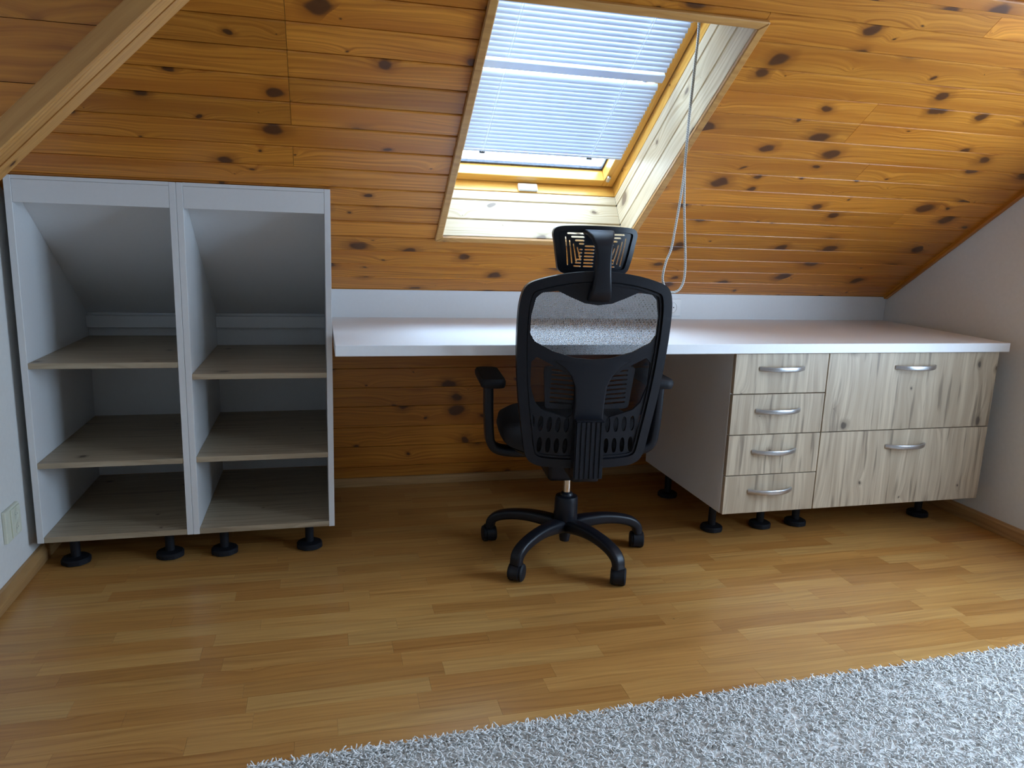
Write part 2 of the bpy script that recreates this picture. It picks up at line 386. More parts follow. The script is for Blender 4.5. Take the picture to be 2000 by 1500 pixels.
portal('daylight_portal_wall', Matrix(((0, 0, 1, XR + 0.12), (1, 0, 0, (WY0 + WY1) / 2), (0, 1, 0, (WZ0 + WZ1) / 2), (0, 0, 0, 1))), 2 * hw, hh)

# knee wall of stained boards below the desk
wall_back = wall_hole('wall_back', [[(XL - .1, 0), (XR + .1, 0), (XR + .1, 1.0), (XL - .1, 1.0)]], 'y', YK + 0.014, YK + 0.1, M['void'], 'low knee wall of stained pine boards under the desk')
zs_ = [0.0, 0.091, 0.189, 0.281, 0.379, 0.467, 0.557, 0.650, 0.744]
for i in range(len(zs_) - 1):
    board('wall_plank', Vector((XL, YK, zs_[i])), EX, Vector((0, 0, 1)), XR - XL, zs_[i + 1] - zs_[i], M['pine'], wall_back, cham=0.0015, depth=0.002, gap=0.001)

# sloped ceiling: backing with the skylight hole, then the boards
OX0, OX1, OS0, OS1 = 0.415, 1.157, 0.405, 1.465     # skylight opening
S_LOW = -(YK + 0.05 - YB) / CT
ceil_bm = bmesh.new()
def slab(bm, x0, x1, s0, s1, o0, o1):
    c = [bm.verts.new(SP(x, s, o_)) for x in (x0, x1) for s in (s0, s1) for o_ in (o0, o1)]
    for f in ((0, 1, 3, 2), (4, 6, 7, 5), (0, 4, 5, 1), (2, 3, 7, 6), (0, 2, 6, 4), (1, 5, 7, 3)): bm.faces.new([c[i] for i in f])
for x0, x1, s0, s1 in ((XL - .1, OX0 - .014, S_LOW, S_TOP + .05), (OX1 + .014, XR + .1, S_LOW, S_TOP + .05), (OX0 - .014, OX1 + .014, S_LOW, OS0 - .014), (OX0 - .014, OX1 + .014, OS1 + .014, S_TOP + .05)):
    slab(ceil_bm, x0, x1, s0, s1, 0.0145, 0.36)
ceiling = tag(link('ceiling', bm_done(ceil_bm, 'ceiling'), M['void']), 'sloped attic ceiling of orange stained pine boards', 'ceiling', kind='structure')
cw_ = 0.026; PITCHB = 0.0943; OFFB = 0.0985 - 0.0943
rb = random.Random(5)
fixed_joint = {9: -0.117, 10: -0.112, 12: -0.111, 13: -0.111, 15: 1.9, 12.5: 0, 8: -0.118, 7: None, 16: 1.882}
k = -2
while True:
    s0 = OFFB + k * PITCHB
    if s0 > S_TOP: break
    spans = [(XL, XR)]
    if s0 + PITCHB > OS0 - 0.02 and s0 < OS1 + 0.02: spans = [(XL, OX0 - 0.016), (OX1 + 0.016, XR)]
    out_sp = []
    for a, b_ in spans:
        cuts = []
        if b_ < OX0 or spans[0] == (XL, XR):
            if k in (8, 10, 11, 12, 13, 14): cuts.append(-0.115)
        if a > OX1 or spans[0] == (XL, XR):
            if k in (11, 12): cuts.append(1.74)
            if k == 9: cuts.append(1.92)
            if k in (16, 18): cuts.append(1.885)
            if k in (14, 6): cuts.append(2.3)
        prev = a
        for c in cuts + [b_]:
            out_sp.append((prev, c)); prev = c
    for a, b_ in out_sp:
        board('ceiling_board', SP(a, s0), EX, ES, b_ - a, PITCHB, M['pine'], ceiling, cham=0.003 if b_ < 0.5 else 0.0018, depth=0.003, gap=0.0036 if b_ < 0.5 else 0.0016)
    if s0 < OS1 + cw_ and s0 + PITCHB > OS1 + 0.02:      # ripped board above the skylight head
        board('ceiling_board', SP(OX0 - 0.016, OS1 + 0.014), EX, ES, OX1 - OX0 + 0.032, s0 + PITCHB - OS1 - 0.014, M['pine'], ceiling, cham=0.002, depth=0.003)
    k += 1
# flat ceiling above and behind the viewer
box('ceiling_flat', (XL - .1, YF - .1, ZC), (XR + .1, YC + .02, ZC + .08), M['wall'], bevel=0)
tag(bpy.data.objects['ceiling_flat'], 'flat white ceiling above the middle of the room', 'ceiling', kind='structure')

# trims
t1 = box('trim_1', (0, 0, -0.004), (S_TOP, 0.022, 0.016), M['pine'], bevel=0.003)
def place_axis(o, origin, ex, ey): frame_obj(o, origin, ex, ey, ex.cross(ey))
place_axis(t1, SP(XR - 0.022, 0.0) + ES * (S_TOP / 2) + EX * 0.011 - EN * 0.006, ES, -EX)
tag(t1, 'narrow pine trim where the board ceiling meets the right wall', 'trim', kind='structure')
t3 = tag(empty('trim_3'), 'moulded pine strip running across the upper board ceiling', 'trim', kind='structure')
for s0, w, th in ((1.590, 0.016, 0.006), (1.606, 0.040, 0.012)):
    p = box('moulding_strip', (0, 0, 0), (XR - XL - 0.03, w, th), M['pine'], t3, bevel=0.003)
    place_axis(p, SP((XR + XL) / 2 - 0.012, s0 + w / 2, -th / 2 - 0.0005), EX, ES)

# 45-degree boarded panel at the upper left with its trimmed edge (front plane y = 1.45)
Y1 = 1.45
def diag_z(x): return 1.275 + 1.0044 * (x + 0.546)
def diag_x(z): return -0.546 + (z - 1.275) / 1.0044
ZT = slope_z(Y1) - 0.02
bulk = prism('wall_upper', [(XL, diag_z(XL) + .02), (diag_x(ZT) - .02, ZT), (XL, ZT)], 'y', Y1 + 0.014, Y1 + 0.10, M['void'])
tag(bulk, 'dark boarded triangular panel with a diagonal edge at upper left', 'wall', kind='structure')
zz = diag_z(XL) + 0.02; pit = 0.098
z = 0.80
while z < ZT:
    za, zb_ = z + 0.0006, min(z + pit - 0.0006, ZT)
    xa, xb = diag_x(za) - 0.012, diag_x(zb_) - 0.012
    if xb > XL + 0.02:
        pts = [(XL, za if xa > XL else max(za, diag_z(XL) + .012)), (max(xa, XL + .001), za if xa > XL else max(za, diag_z(XL) + .012)), (xb, zb_), (XL, zb_)]
        if abs(pts[0][0] - pts[1][0]) < 0.002: pts.pop(1)
        org = Vector((XL, Y1, za))
        p = prism('wall_plank', [(x_ - XL, z_ - za) for x_, z_ in pts], 'y', 0, 0.0138, M['pine'], bulk)
        p.location = org
    z += pit
t2 = tag(empty('trim_2', (XL, Y1, diag_z(XL))), 'diagonal moulded pine edge trim at upper left', 'trim', kind='structure')
dl = math.sqrt(2) * (diag_x(ZT) - XL); DX = Vector((1, 0, 1.0044)).normalized(); DN = Vector((1.0044, 0, -1)).normalized()
def diag_bar(name, y0, y1, n0, n1):
    """bar along the diagonal, spanning y0..y1 and n0..n1 measured square to the edge (n>0 is down right)"""
    o = box(name, (0, 0, 0), (dl, y1 - y0, n1 - n0), M['pine_trim'], None, bevel=0.002)
    c = Vector((XL, (y0 + y1) / 2, diag_z(XL))) + DX * (dl / 2) + DN * ((n0 + n1) / 2)
    place_axis(o, c, DX, Vector((0, 1, 0))); adopt(o, t2)
diag_bar('face_casing', Y1 - 0.012, Y1 + 0.0005, -0.034, 0.0)
diag_bar('lining_board', Y1 + 0.001, Y1 + 0.044, -0.016, 0.0)
diag_bar('groove_fillet', Y1 + 0.044, Y1 + 0.056, -0.016, -0.006)
diag_bar('edge_bead', Y1 + 0.056, Y1 + 0.102, -0.016, 0.0)

# baseboards
def baseboard(name, pts, axis, a, b_, mat, label):
    return tag(prism(name, pts, axis, a, b_, mat, bevel=0.0015), label, 'baseboard', kind='structure')
bl = baseboard('baseboard_left', [(XL, 0), (XL + 0.022, 0), (XL + 0.022, 0.035), (XL + 0.012, 0.055), (XL, 0.058)], 'y', YF, YK - 0.02, M['baseboard'], 'wooden baseboard along the left wall')
br = baseboard('baseboard_right', [(XR, 0), (XR - 0.018, 0), (XR - 0.018, 0.045), (XR - 0.010, 0.056), (XR, 0.058)], 'y', YF, YK - 0.02, M['baseboard'], 'wooden baseboard along the right wall')
bb = baseboard('baseboard_back', [(YK, 0), (YK - 0.016, 0), (YK - 0.016, 0.030), (YK - 0.008, 0.040), (YK, 0.041)], 'x', XL + .03, XR - .03, M['baseboard_x'], 'pale wooden baseboard along the back under the desk')

# ------------------------------------------------------------------ skylight
w1 = tag(empty('window_1', SP((OX0 + OX1) / 2, OS0, 0)), 'roof skylight with pale pine reveals and varnished sash', 'window', kind='structure')
def kid(o):
    o.matrix_parent_inverse = w1.matrix_world.inverted() if False else Matrix.Translation(-w1.location); o.parent = w1; return o
def sbox(name, x0, x1, s0, s1, o0, o1, mat, bevel=0.001, grain='x', parent=None):
    """box in slope space (x, s, off)"""
    if grain == 'x':
        o = box(name, (0, 0, 0), (x1 - x0, s1 - s0, o1 - o0), mat, None, bevel); place_axis(o, SP((x0 + x1) / 2, (s0 + s1) / 2, (o0 + o1) / 2), EX, ES)
    else:
        o = box(name, (0, 0, 0), (s1 - s0, x1 - x0, o1 - o0), mat, None, bevel); place_axis(o, SP((x0 + x1) / 2, (s0 + s1) / 2, (o0 + o1) / 2), ES, -EX)
    adopt(o, parent or w1)
    return o
# casing on the ceiling face (mitred look: sides between head and sill)
cw = 0.026
def casing(pts):
    bm = bmesh.new()
    A = [bm.verts.new(SP(x, s, -0.0125)) for x, s in pts]; B = [bm.verts.new(SP(x, s, 0.001)) for x, s in pts]
    bm.faces.new(A); bm.faces.new(B[::-1])
    for i in range(4): bm.faces.new((A[i], A[(i + 1) % 4], B[(i + 1) % 4], B[i]))
    o = link('casing', bm_done(bm, 'casing', bevel=0.003, seg=1), M['pine_trim'], w1); o.matrix_parent_inverse = Matrix.Translation(-w1.location)
a0, a1, b0, b1 = OX0, OX1, OS0, OS1
casing([(a0 - cw, b0 - cw), (a0, b0), (a0, b1), (a0 - cw, b1 + cw)])
casing([(a1 + cw, b0 - cw), (a1 + cw, b1 + cw), (a1, b1), (a1, b0)])
casing([(a0 - cw, b0 - cw), (a1 + cw, b0 - cw), (a1, b0), (a0, b0)])
casing([(a0 - cw, b1 + cw), (a0, b1), (a1, b1), (a1 + cw, b1 + cw)])
# reveal boards: (off ranges)
rv = [(0.0, 0.082), (0.082, 0.175), (0.175, 0.222)]
for o0, o1 in rv:
    w = o1 - o0
    def rb_(origin, ex, ey, L):
        o = board('reveal_board', origin, ex, ey, L, w, M['pine_pale'], None, thick=0.013, cham=0.003, depth=0.004)
        adopt(o, w1)
    rb_(SP(OX1, OS0, o0), ES, EN, OS1 - OS0) if EX.dot(ES.cross(EN)) < 0 else rb_(SP(OX1, OS0, o1), ES, -EN, OS1 - OS0)
    rb_(SP(OX0, OS0, o0), ES, EN, OS1 - OS0) if EX.dot(ES.cross(EN)) > 0 else rb_(SP(OX0, OS0, o1), ES, -EN, OS1 - OS0)
    rb_(SP(OX0, OS0, o0), EX, EN, OX1 - OX0) if ES.dot(EX.cross(EN)) > 0 else rb_(SP(OX0, OS0, o1), EX, -EN, OX1 - OX0)
    rb_(SP(OX0, OS1, o0), EX, EN, OX1 - OX0) if ES.dot(EX.cross(EN)) < 0 else rb_(SP(OX0, OS1, o1), EX, -EN, OX1 - OX0)
# fixed frame lining
F0, F1 = 0.2225, 0.36
sbox('window_frame', OX0 - .013, OX0 - .0005, OS0 - .013, OS1 + .013, F0, F1, M['sash_wood'], grain='s')
sbox('window_frame', OX1 + .0005, OX1 + .013, OS0 - .013, OS1 + .013, F0, F1, M['sash_wood'], grain='s')
sbox('window_frame', OX0, OX1, OS0 - .013, OS0 - .0005, F0, F1, M['sash_wood'])
sbox('window_frame', OX0, OX1, OS1 + .0005, OS1 + .013, F0, F1, M['sash_wood'])
# sash
G0, G1 = 0.267, 0.345
IX0, IX1, IS0, IS1 = 0.468, 1.104, 0.447, 1.425
gp = 0.004
sash = empty('sash', SP((OX0 + OX1) / 2, OS0, G0)); adopt(sash, w1)
def sash_box(name, *a, **k):
    o = sbox(name, *a, **k)
    return o
sash_parts = []
for a in ((OX0 + gp, IX0, OS0 + gp, OS1 - gp, 's'), (IX1, OX1 - gp, OS0 + gp, OS1 - gp, 's'), (IX0, IX1, OS0 + gp, IS0, 'x'), (IX0, IX1, IS1, OS1 - gp, 'x')):
    sash_parts.append(sbox('sash_rail', a[0], a[1], a[2], a[3], G0, G1, M['sash_wood'], bevel=0.002, grain=a[4]))
for a in ((IX0, IX0 + .008, IS0, IS1), (IX1 - .008, IX1, IS0, IS1), (IX0, IX1, IS0, IS0 + .010), (IX0, IX1, IS1 - .010, IS1)):
    sash_parts.append(sbox('gasket', a[0], a[1], a[2], a[3], 0.318, 0.332, M['gasket'], bevel=0.001))
sash_parts.append(sbox('glass_pane', IX0 + .001, IX1 - .001, IS0 + .001, IS1 - .001, 0.3325, 0.3385, M['glass'], bevel=0))
for o in sash_parts: adopt(o, sash)
sbox('vent_tab', 0.742, 0.822, OS0, OS0 + 0.012, 0.226, 0.258, M['white'], bevel=0.002)
sbox('latch', 1.108, 1.122, OS0 + 0.045, OS0 + 0.075, 0.255, 0.268, M['steel'], bevel=0.003)
pm = Matrix(((1, 0, 0, (OX0 + OX1) / 2), (0, ES.y, EN.y, 0), (0, ES.z, EN.z, 0), (0, 0, 0, 1)))
pc = SP((OX0 + OX1) / 2, (OS0 + OS1) / 2, 0.40)
# portal looks down its local -Z, so local +Z must be +EN
zx = ES.cross(EN)
portal('daylight_portal_skylight', Matrix(((zx.x, ES.x, EN.x, pc.x), (zx.y, ES.y, EN.y, pc.y), (zx.z, ES.z, EN.z, pc.z), (0, 0, 0, 1))), OX1 - OX0 + .02, OS1 - OS0 + .02)

# ------------------------------------------------------------------ venetian blind
BX0, BX1, BO = 0.457, 1.112, 0.250
blind = tag(empty('venetian_blind', SP((BX0 + BX1) / 2, 0.612, BO)), 'white venetian blind covering most of the skylight', 'blind')
def bkid(o):
    return adopt(o, blind)
def slat_mesh(L, wd=0.0245, arch=0.0028):
    n = 5; bm = bmesh.new(); rows = []
    for t in (0.0, -0.0005):
        for x in (0, L):
            rows.append([bm.verts.new((x, (i / n - .5) * wd, arch * (1 - (2 * i / n - 1) ** 2) + t)) for i in range(n + 1)])
    for i in range(n):
        bm.faces.new((rows[0][i], rows[1][i], rows[1][i + 1], rows[0][i + 1])); bm.faces.new((rows[2][i], rows[2][i + 1], rows[3][i + 1], rows[3][i]))
    return bm_done(bm, 'slat', smooth=60)
sm = slat_mesh(BX1 - BX0); sm.materials.append(M['slat'])
tilt = math.radians(52)
ey = (ES * math.cos(tilt) + EN * math.sin(tilt)).normalized()
def put_slat(s):
    o = bpy.data.objects.new('slat', sm); COL.objects.link(o)
    place_axis(o, SP(BX0, s, BO), EX, ey); bkid(o)
s = 0.632
slat_s = []
while s < 0.998: slat_s.append(s); s += 0.0193
s = 1.062
while s < 1.43: slat_s.append(s); s += 0.0205
for s in slat_s: put_slat(s)
def brail(name, s0, s1, o0, o1, mat):
    o = box(name, (0, 0, 0), (BX1 - BX0 + .002, s1 - s0, o1 - o0), mat, None, bevel=0.003, seg=2); place_axis(o, SP((BX0 + BX1) / 2, (s0 + s1) / 2, (o0 + o1) / 2), EX, ES); bkid(o); return o
brail('bottom_rail', 0.608, 0.620, BO - .010, BO + .010, M['slat'])
brail('pivot_rail', 1.012, 1.044, BO - .016, BO + .010, M['slat'])
brail('head_rail', 1.436, 1.458, BO - .016, BO + .012, M['slat'])
for x in (BX0 + 0.10, BX1 - 0.13):
    for dx in (-.004, .004):
        o = tube('ladder_cord', [SP(x + dx, 0.612, BO - 0.0135), SP(x + dx, 1.44, BO - 0.0135)], 0.0007, M['socket'], None, seg=5); bkid(o)
    o = box('cord_clip', (0, 0, 0), (.022, .010, .012), M['gasket'], None, bevel=0.002); place_axis(o, SP(x, 0.604, BO - 0.006), EX, ES); bkid(o)

# pull cord loop hanging from the blind
cy = 2.30
def pxy(u, v, Y):
    d = FW + RT * ((u - 1000) / FPX) - UP * ((v - 750) / FPX)
    c = Vector((-0.0407, 0, 1.1706)); return c + d * (Y / d.y)
pc_ = tag(empty('pull_cord', (1.09, cy, 1.02)), 'braided beige pull cord looping down beside the skylight', 'cord')
def ckid(o): o.parent = pc_; o.matrix_parent_inverse = Matrix.Translation(-pc_.location); return o
up_pts = [(1.085, cy, 1.90), pxy(1365, 40, cy), pxy(1357, 130, cy), pxy(1346, 230, cy), pxy(1337, 328, cy)]
ckid(tube('cord_top', [Vector(p) + Vector((0.0024, 0, 0)) for p in catmull(up_pts, 6)], 0.0024, M['cord'], None, 6))
ckid(tube('cord_top', [Vector(p) - Vector((0.0024, 0, 0)) for p in catmull(up_pts, 6)], 0.0024, M['cord'], None, 6))
loop = [(1337, 332), (1334, 355), (1327, 400), (1318, 450), (1311, 486), (1302, 508), (1296, 530), (1294.5, 548), (1302, 566), (1315, 571), (1328, 564), (1336, 545), (1338.5, 510), (1337.5, 460), (1336.5, 400), (1337, 350), (1337.5, 332)]
ckid(tube('cord_loop', catmull([pxy(u, v, cy) for u, v in loop], 5), 0.0040, M['cord'], None, 8))
kp = pxy(1337, 331, cy)
ckid(lathe('cord_knot', [(0.0005, 0.006), (0.004, 0.004), (0.0045, -0.002), (0.003, -0.006), (0.0005, -0.007)], M['cord'], None, 10, kp))

# ------------------------------------------------------------------ open shelf units
SY, SZB, SZT = 2.6755, 0.1035, 1.304
YBK = 3.362; PT = 0.0205
FOOT = None
def foot(parent, x, y, h, r=0.046):
    f = empty('foot', (x, y, 0)); f.parent = parent; f.matrix_parent_inverse = Matrix.Translation(-parent.location)
    lathe('foot_base', [(r * .80, 0.0), (r, 0.003), (r, 0.016), (r * .9, 0.021), (0.020, 0.024)], M['black_matte'], f, 32, ripple=0.03, nr=8)
    lathe('foot_stem', [(0.0155, 0.020), (0.0155, h - 0.012), (0.018, h - 0.010), (0.018, h - 0.006)], M['black_matte'], f, 20)
    box('foot_plate', (-0.036, -0.036, h - 0.0065), (0.036, 0.036, h - 0.0005), M['black_matte'], f, bevel=0.003)
    return f
def shelf_unit(x0, x1, shelves, label):
    u = tag(empty('shelf_unit', ((x0 + x1) / 2, (SY + YBK) / 2, 0)), label, 'shelf', 'open shelf units under the slope')
    inv = Matrix.Translation(-u.location)
    def K(o): o.parent = u; o.matrix_parent_inverse = inv; return o
    clear = 0.012
    prof = [(SY, SZB), (YBK, SZB), (YBK, slope_z(YBK) - clear), (SY, SZT)]
    K(prism('side_panel', prof, 'x', x0 + 0.0004, x0 + PT, M['white'], bevel=0.0008))
    K(prism('side_panel', prof, 'x', x1 - PT, x1 - 0.0004, M['white'], bevel=0.0008))
    xi0, xi1 = x0 + PT + .0003, x1 - PT - .0003
    K(box('top_rail', (xi0, SY + .0005, SZT - 0.082), (xi1, SY + PT, SZT - .012), M['white']))
    K(box('top_cap', (xi0, SY + .0005, SZT - 0.0115), (xi1, SY + .012, SZT), M['white'], bevel=.0006))
    # sloped lining
    n0 = 0.018
    p0 = Vector((0, SY + PT + .001, slope_z(SY + PT) - clear - .004)); p1 = Vector((0, YBK - .012, slope_z(YBK - .012) - clear - .004))
    t = 0.016
    K(prism('sloped_back', [(p0.y, p0.z), (p1.y, p1.z), (p1.y, p1.z - t), (p0.y, p0.z - t)], 'x', xi0, xi1, M['white']))
    zb0 = SZB + PT
    K(box('back_panel', (xi0, YBK - .010, zb0), (xi1, YBK - .001, p1.z - t - .001), M['white'], bevel=.0006))
    K(box('back_rail', (xi0, YBK - .034, 0.752), (xi1, YBK - .0105, p1.z - t - .012), M['white'], bevel=.001))
    K(box('bottom_board', (xi0, SY + .001, SZB + .0004), (xi1, YBK - .0105, SZB + PT - .0004), M['oak_shelf'], bevel=.0008))
    for z in shelves:
        K(box('shelf_board', (xi0, SY + .002, z - 0.019), (xi1, YBK - .012, z), M['oak_shelf'], bevel=.0008))
    for fx in (x0 + 0.092, x1 - 0.092):
        for fy in (SY + 0.07, YBK - 0.07): foot(u, fx, fy, SZB)
    return u
shelf_unit(-0.9733, -0.4847, (0.7174, 0.3823), 'white open shelf unit next to the left wall')
shelf_unit(-0.4845, -0.001, (0.6764, 0.3848), 'white open shelf unit adjoining the desk end')

# ------------------------------------------------------------------ desk, backsplash, sockets
DZT, DZB_, DYF = 0.8117, 0.7757, 2.4159
desk = tag(prism('desktop', [(0.003, DYF), (2.6604, DYF), (2.7335, YB - .001), (0.003, YB - .001)], 'z', DZB_, DZT, M['desk'], bevel=0.0015), 'long white desktop running from the shelves to the right wall', 'desktop')
bs = tag(box('backsplash', (0.001, YB, DZT - .036), (XR - .001, YB + .018, ZB - .002), M['white'], bevel=.001), 'low white panel standing behind the desktop', 'panel')
sk = tag(empty('wall_socket', (1.553, YB, 0.866)), 'white single power socket set in the low panel behind the desk', 'socket')
box('cover_plate', (-.047, -.006, -.040), (.047, 0, .040), M['socket'], sk, bevel=.002, seg=2)
o = lathe('socket_well', [(0.030, 0.0), (0.030, 0.0015), (0.026, 0.0017), (0.0235, -0.001), (0.0235, -0.0035)], M['socket'], sk, 32); o.rotation_euler = (math.pi / 2, 0, 0); o.location = (0, -.0062, 0)
for dx in (-.0095, .0095):
    o = lathe('pin_hole', [(0.0028, 0), (0.0028, 0.0006)], M['hole'], sk, 12); o.rotation_euler = (math.pi / 2, 0, 0); o.location = (dx, -.0062, 0)
box('earth_clip', (-.008, -.0085, .018), (.008, -.0062, .0215), M['steel'], sk, bevel=.0008)
ls = tag(empty('double_socket', (XL, 2.553, 0.230)), 'cream double power socket low on the left wall', 'socket')
box('cover_plate', (0, -.055, -.052), (.012, .055, .052), M['socket_old'], ls, bevel=.003, seg=2)
box('inner_plate', (.0118, -.020, -.046), (.0165, .050, .046), M['socket_old'], ls, bevel=.002, seg=2)
for dz in (-.022, .022):
    o = lathe('socket_well', [(0.020, 0.0), (0.020, 0.0010), (0.018, 0.0012), (0.0165, 0.0002)], M['socket_old'], ls, 24); o.rotation_euler = (0, math.pi / 2, 0); o.location = (.0165, .016, dz)
    for dy in (-.007, .007):
        o = lathe('pin_hole', [(0.0016, 0), (0.0016, 0.0003)], M['hole'], ls, 10); o.rotation_euler = (0, math.pi / 2, 0); o.location = (.0166, .016 + dy, dz)

# ------------------------------------------------------------------ drawer cabinets
AY, AZB, AZT = 2.4305, 0.1499, 0.7745
def bow_handle(parent, x, z, y, L=0.092):
    pts = []
    n = 16; rings = []
    for i in range(n + 1):
        t = i / n * 2 - 1
        px_ = t * L
        py = -0.031 * (1 - abs(t) ** 2.6) - 0.0015
        hh_ = 0.0080 + 0.0012 * (1 - t * t); dd = 0.0045
        # tangent
        e = 1e-3; py2 = -0.031 * (1 - min(1, abs(t + e)) ** 2.6) - 0.0015
        ta = Vector((L * e, py2 - py, 0)).normalized() if abs(t) < .999 else Vector((0.25, -math.copysign(1, -t) * .97 * 1, 0)).normalized()
        if abs(t) >= .999: ta = Vector((0.3, 0.95 if t > 0 else -0.95, 0)).normalized()
        nrm = Vector((-ta.y, ta.x, 0))
        rings.append([Vector((px_, py, 0)) + nrm * a + Vector((0, 0, b_)) for a, b_ in rrect(dd, hh_, 0.003, 3)])
    o = loft('handle', rings, M['steel'], parent, 50)
    o.location = (x, y, z)
    return o
def cabinet(x0, x1, splits, handles, label, ylen=0.70):
    c = tag(empty('drawer_cabinet', ((x0 + x1) / 2, AY + 0.35, 0)), label, 'cabinet')
    inv = Matrix.Translation(-c.location)
    def K(o): o.parent = c; o.matrix_parent_inverse = inv; return o
    yb_ = 3.135; y0 = AY + 0.021
    for a in ((x0 + .0005, x0 + .018), (x1 - .018, x1 - .0005)):
        K(box('side_panel', (a[0], y0, AZB), (a[1], yb_, AZT), M['white'], bevel=.0008))
    K(box('bottom_panel', (x0 + .0185, y0, AZB), (x1 - .0185, yb_, AZB + .018), M['white'], bevel=.0008))
    K(box('back_panel', (x0 + .0185, yb_ - .012, AZB + .0185), (x1 - .0185, yb_ - .001, AZT), M['white'], bevel=.0008))
    K(box('top_stretcher', (x0 + .0185, y0, AZT - .018), (x1 - .0185, y0 + .09, AZT), M['white'], bevel=.0008))
    for i in range(len(splits) - 1):
        z1, z0 = splits[i], splits[i + 1]
        d = empty('drawer', ((x0 + x1) / 2, AY, (z0 + z1) / 2)); K(d)
        w = (x1 - x0) / 2 - .0015; h = (z1 - z0) / 2 - .0017
        box('drawer_front', (-w, 0, -h), (w, .0185, h), M['oak'], d, bevel=.001)
        bow_handle(d, handles[0] - (x0 + x1) / 2, handles[1][i] - (z0 + z1) / 2, 0)
        box('drawer_box', (-w + .03, .019, -h + .02), (w - .03, .45, min(h - .03, .09)), M['white'], d, bevel=.001)
    for fx in (x0 + .085, x1 - .085):
        for fy in (y0 + 0.19, yb_ - .08): foot(c, fx, fy, AZB, 0.044)
    return c
cabinet(1.4349, 1.8310, (0.7745, 0.6204, 0.4631, 0.3038, 0.1499), (1.632, (0.717, 0.556, 0.397, 0.240)), 'narrow cabinet of four oak-look drawers under the desk')
cabinet(1.8320, 2.6290, (0.7745, 0.4631, 0.1499), (2.230, (0.716, 0.397)), 'wide cabinet of two deep oak-look drawers by the right wall')

# ------------------------------------------------------------------ office chair (local: x right, y forward, z up; seen from behind)
chair = tag(empty('office_chair', (0.834, 2.512, 0), math.radians(-6.0)), 'black mesh-back office chair with headrest, seen from behind at the desk', 'chair')
def sd_poly(X, Z, pts):
    P = np.array(pts, float); n = len(P); d = np.full(X.shape, 1e9); s = np.ones(X.shape)
    for i in range(n):
        a = P[i]; b_ = P[i - 1]
        ex, ez = b_ - a; wx = X - a[0]; wz = Z - a[1]
        t = np.clip((wx * ex + wz * ez) / (ex * ex + ez * ez), 0, 1)
        dx = wx - ex * t; dz = wz - ez * t; d = np.minimum(d, dx * dx + dz * dz)
        c1 = Z >= a[1]; c2 = Z < b_[1]; c3 = ex * wz > ez * wx
        flip = (c1 & c2 & c3) | (~c1 & ~c2 & ~c3); s = np.where(flip, -s, s)
    return s * np.sqrt(d)
def sd_ell(X, Z, cx, cz, a, b_, rot=0.0):
    c, s_ = math.cos(rot), math.sin(rot); x = (X - cx) * c + (Z - cz) * s_; z = -(X - cx) * s_ + (Z - cz) * c
    k0 = np.sqrt((x / a) ** 2 + (z / b_) ** 2); k1 = np.sqrt((x / a ** 2) ** 2 + (z / b_ ** 2) ** 2) + 1e-9
    return k0 * (k0 - 1) / k1
def sd_cap(X, Z, x0, z0, x1, z1, r):
    ex, ez = x1 - x0, z1 - z0; t = np.clip(((X - x0) * ex + (Z - z0) * ez) / (ex * ex + ez * ez + 1e-12), 0, 1)
    return np.hypot(X - x0 - ex * t, Z - z0 - ez * t) - r
def shell(name, x0, x1, z0, z1, step, sdf, surf, thick, mat, parent, smooth=38):
    """marching-squares plate of an SDF (negative inside), wrapped on y = surf(x,z), thick towards +y"""
    xs = np.arange(x0, x1 + step, step); zs = np.arange(z0, z1 + step, step)
    X, Z = np.meshgrid(xs, zs, indexing='ij'); D = sdf(X, Z)
    verts, idx, polys = [], {}, []
    def gv(i, j):
        k_ = (i, j)
        if k_ not in idx: idx[k_] = len(verts); verts.append((xs[i], zs[j]))
        return idx[k_]
    def ev(a, b_):
        k_ = (a, b_) if a < b_ else (b_, a)
        if k_ not in idx:
            da, db = D[k_[0]], D[k_[1]]; t = min(0.97, max(0.03, da / (da - db))); idx[k_] = len(verts)
            (i0, j0), (i1, j1) = k_
            verts.append((xs[i0] + (xs[i1] - xs[i0]) * t, zs[j0] + (zs[j1] - zs[j0]) * t))
        return idx[k_]
    IN = D < 0
    anyin = IN[:-1, :-1] | IN[1:, :-1] | IN[:-1, 1:] | IN[1:, 1:]
    for i, j in zip(*np.nonzero(anyin)):
        cs = ((i, j), (i + 1, j), (i + 1, j + 1), (i, j + 1)); poly = []
        for q in range(4):
            a, b_ = cs[q], cs[(q + 1) % 4]
            if IN[a]: poly.append(gv(*a))
            if IN[a] != IN[b_]: poly.append(ev(a, b_))
        if len(poly) >= 3: polys.append(poly)
    n = len(verts); cnt = {}
    for p in polys:
        for q in range(len(p)):
            e = (p[q], p[(q + 1) % len(p)]); cnt[e] = cnt.get(e, 0) + 1
    V = [(x, surf(x, z), z) for x, z in verts] + [(x, surf(x, z) + thick, z) for x, z in verts]
    Fs = [tuple(p) for p in polys] + [tuple(v + n for v in p[::-1]) for p in polys]
    for (a, b_) in cnt:
        if (b_, a) not in cnt: Fs.append((b_, a, a + n, b_ + n))
    me = bpy.data.meshes.new(name); me.from_pydata(V, [], Fs); me.validate()
    bm = bmesh.new(); bm.from_mesh(me); bmesh.ops.recalc_face_normals(bm, faces=list(bm.faces)); bm.to_mesh(me); bm.free()
    me.shade_smooth(); me.set_sharp_from_angle(angle=math.radians(smooth))
    return link(name, me, mat, parent)

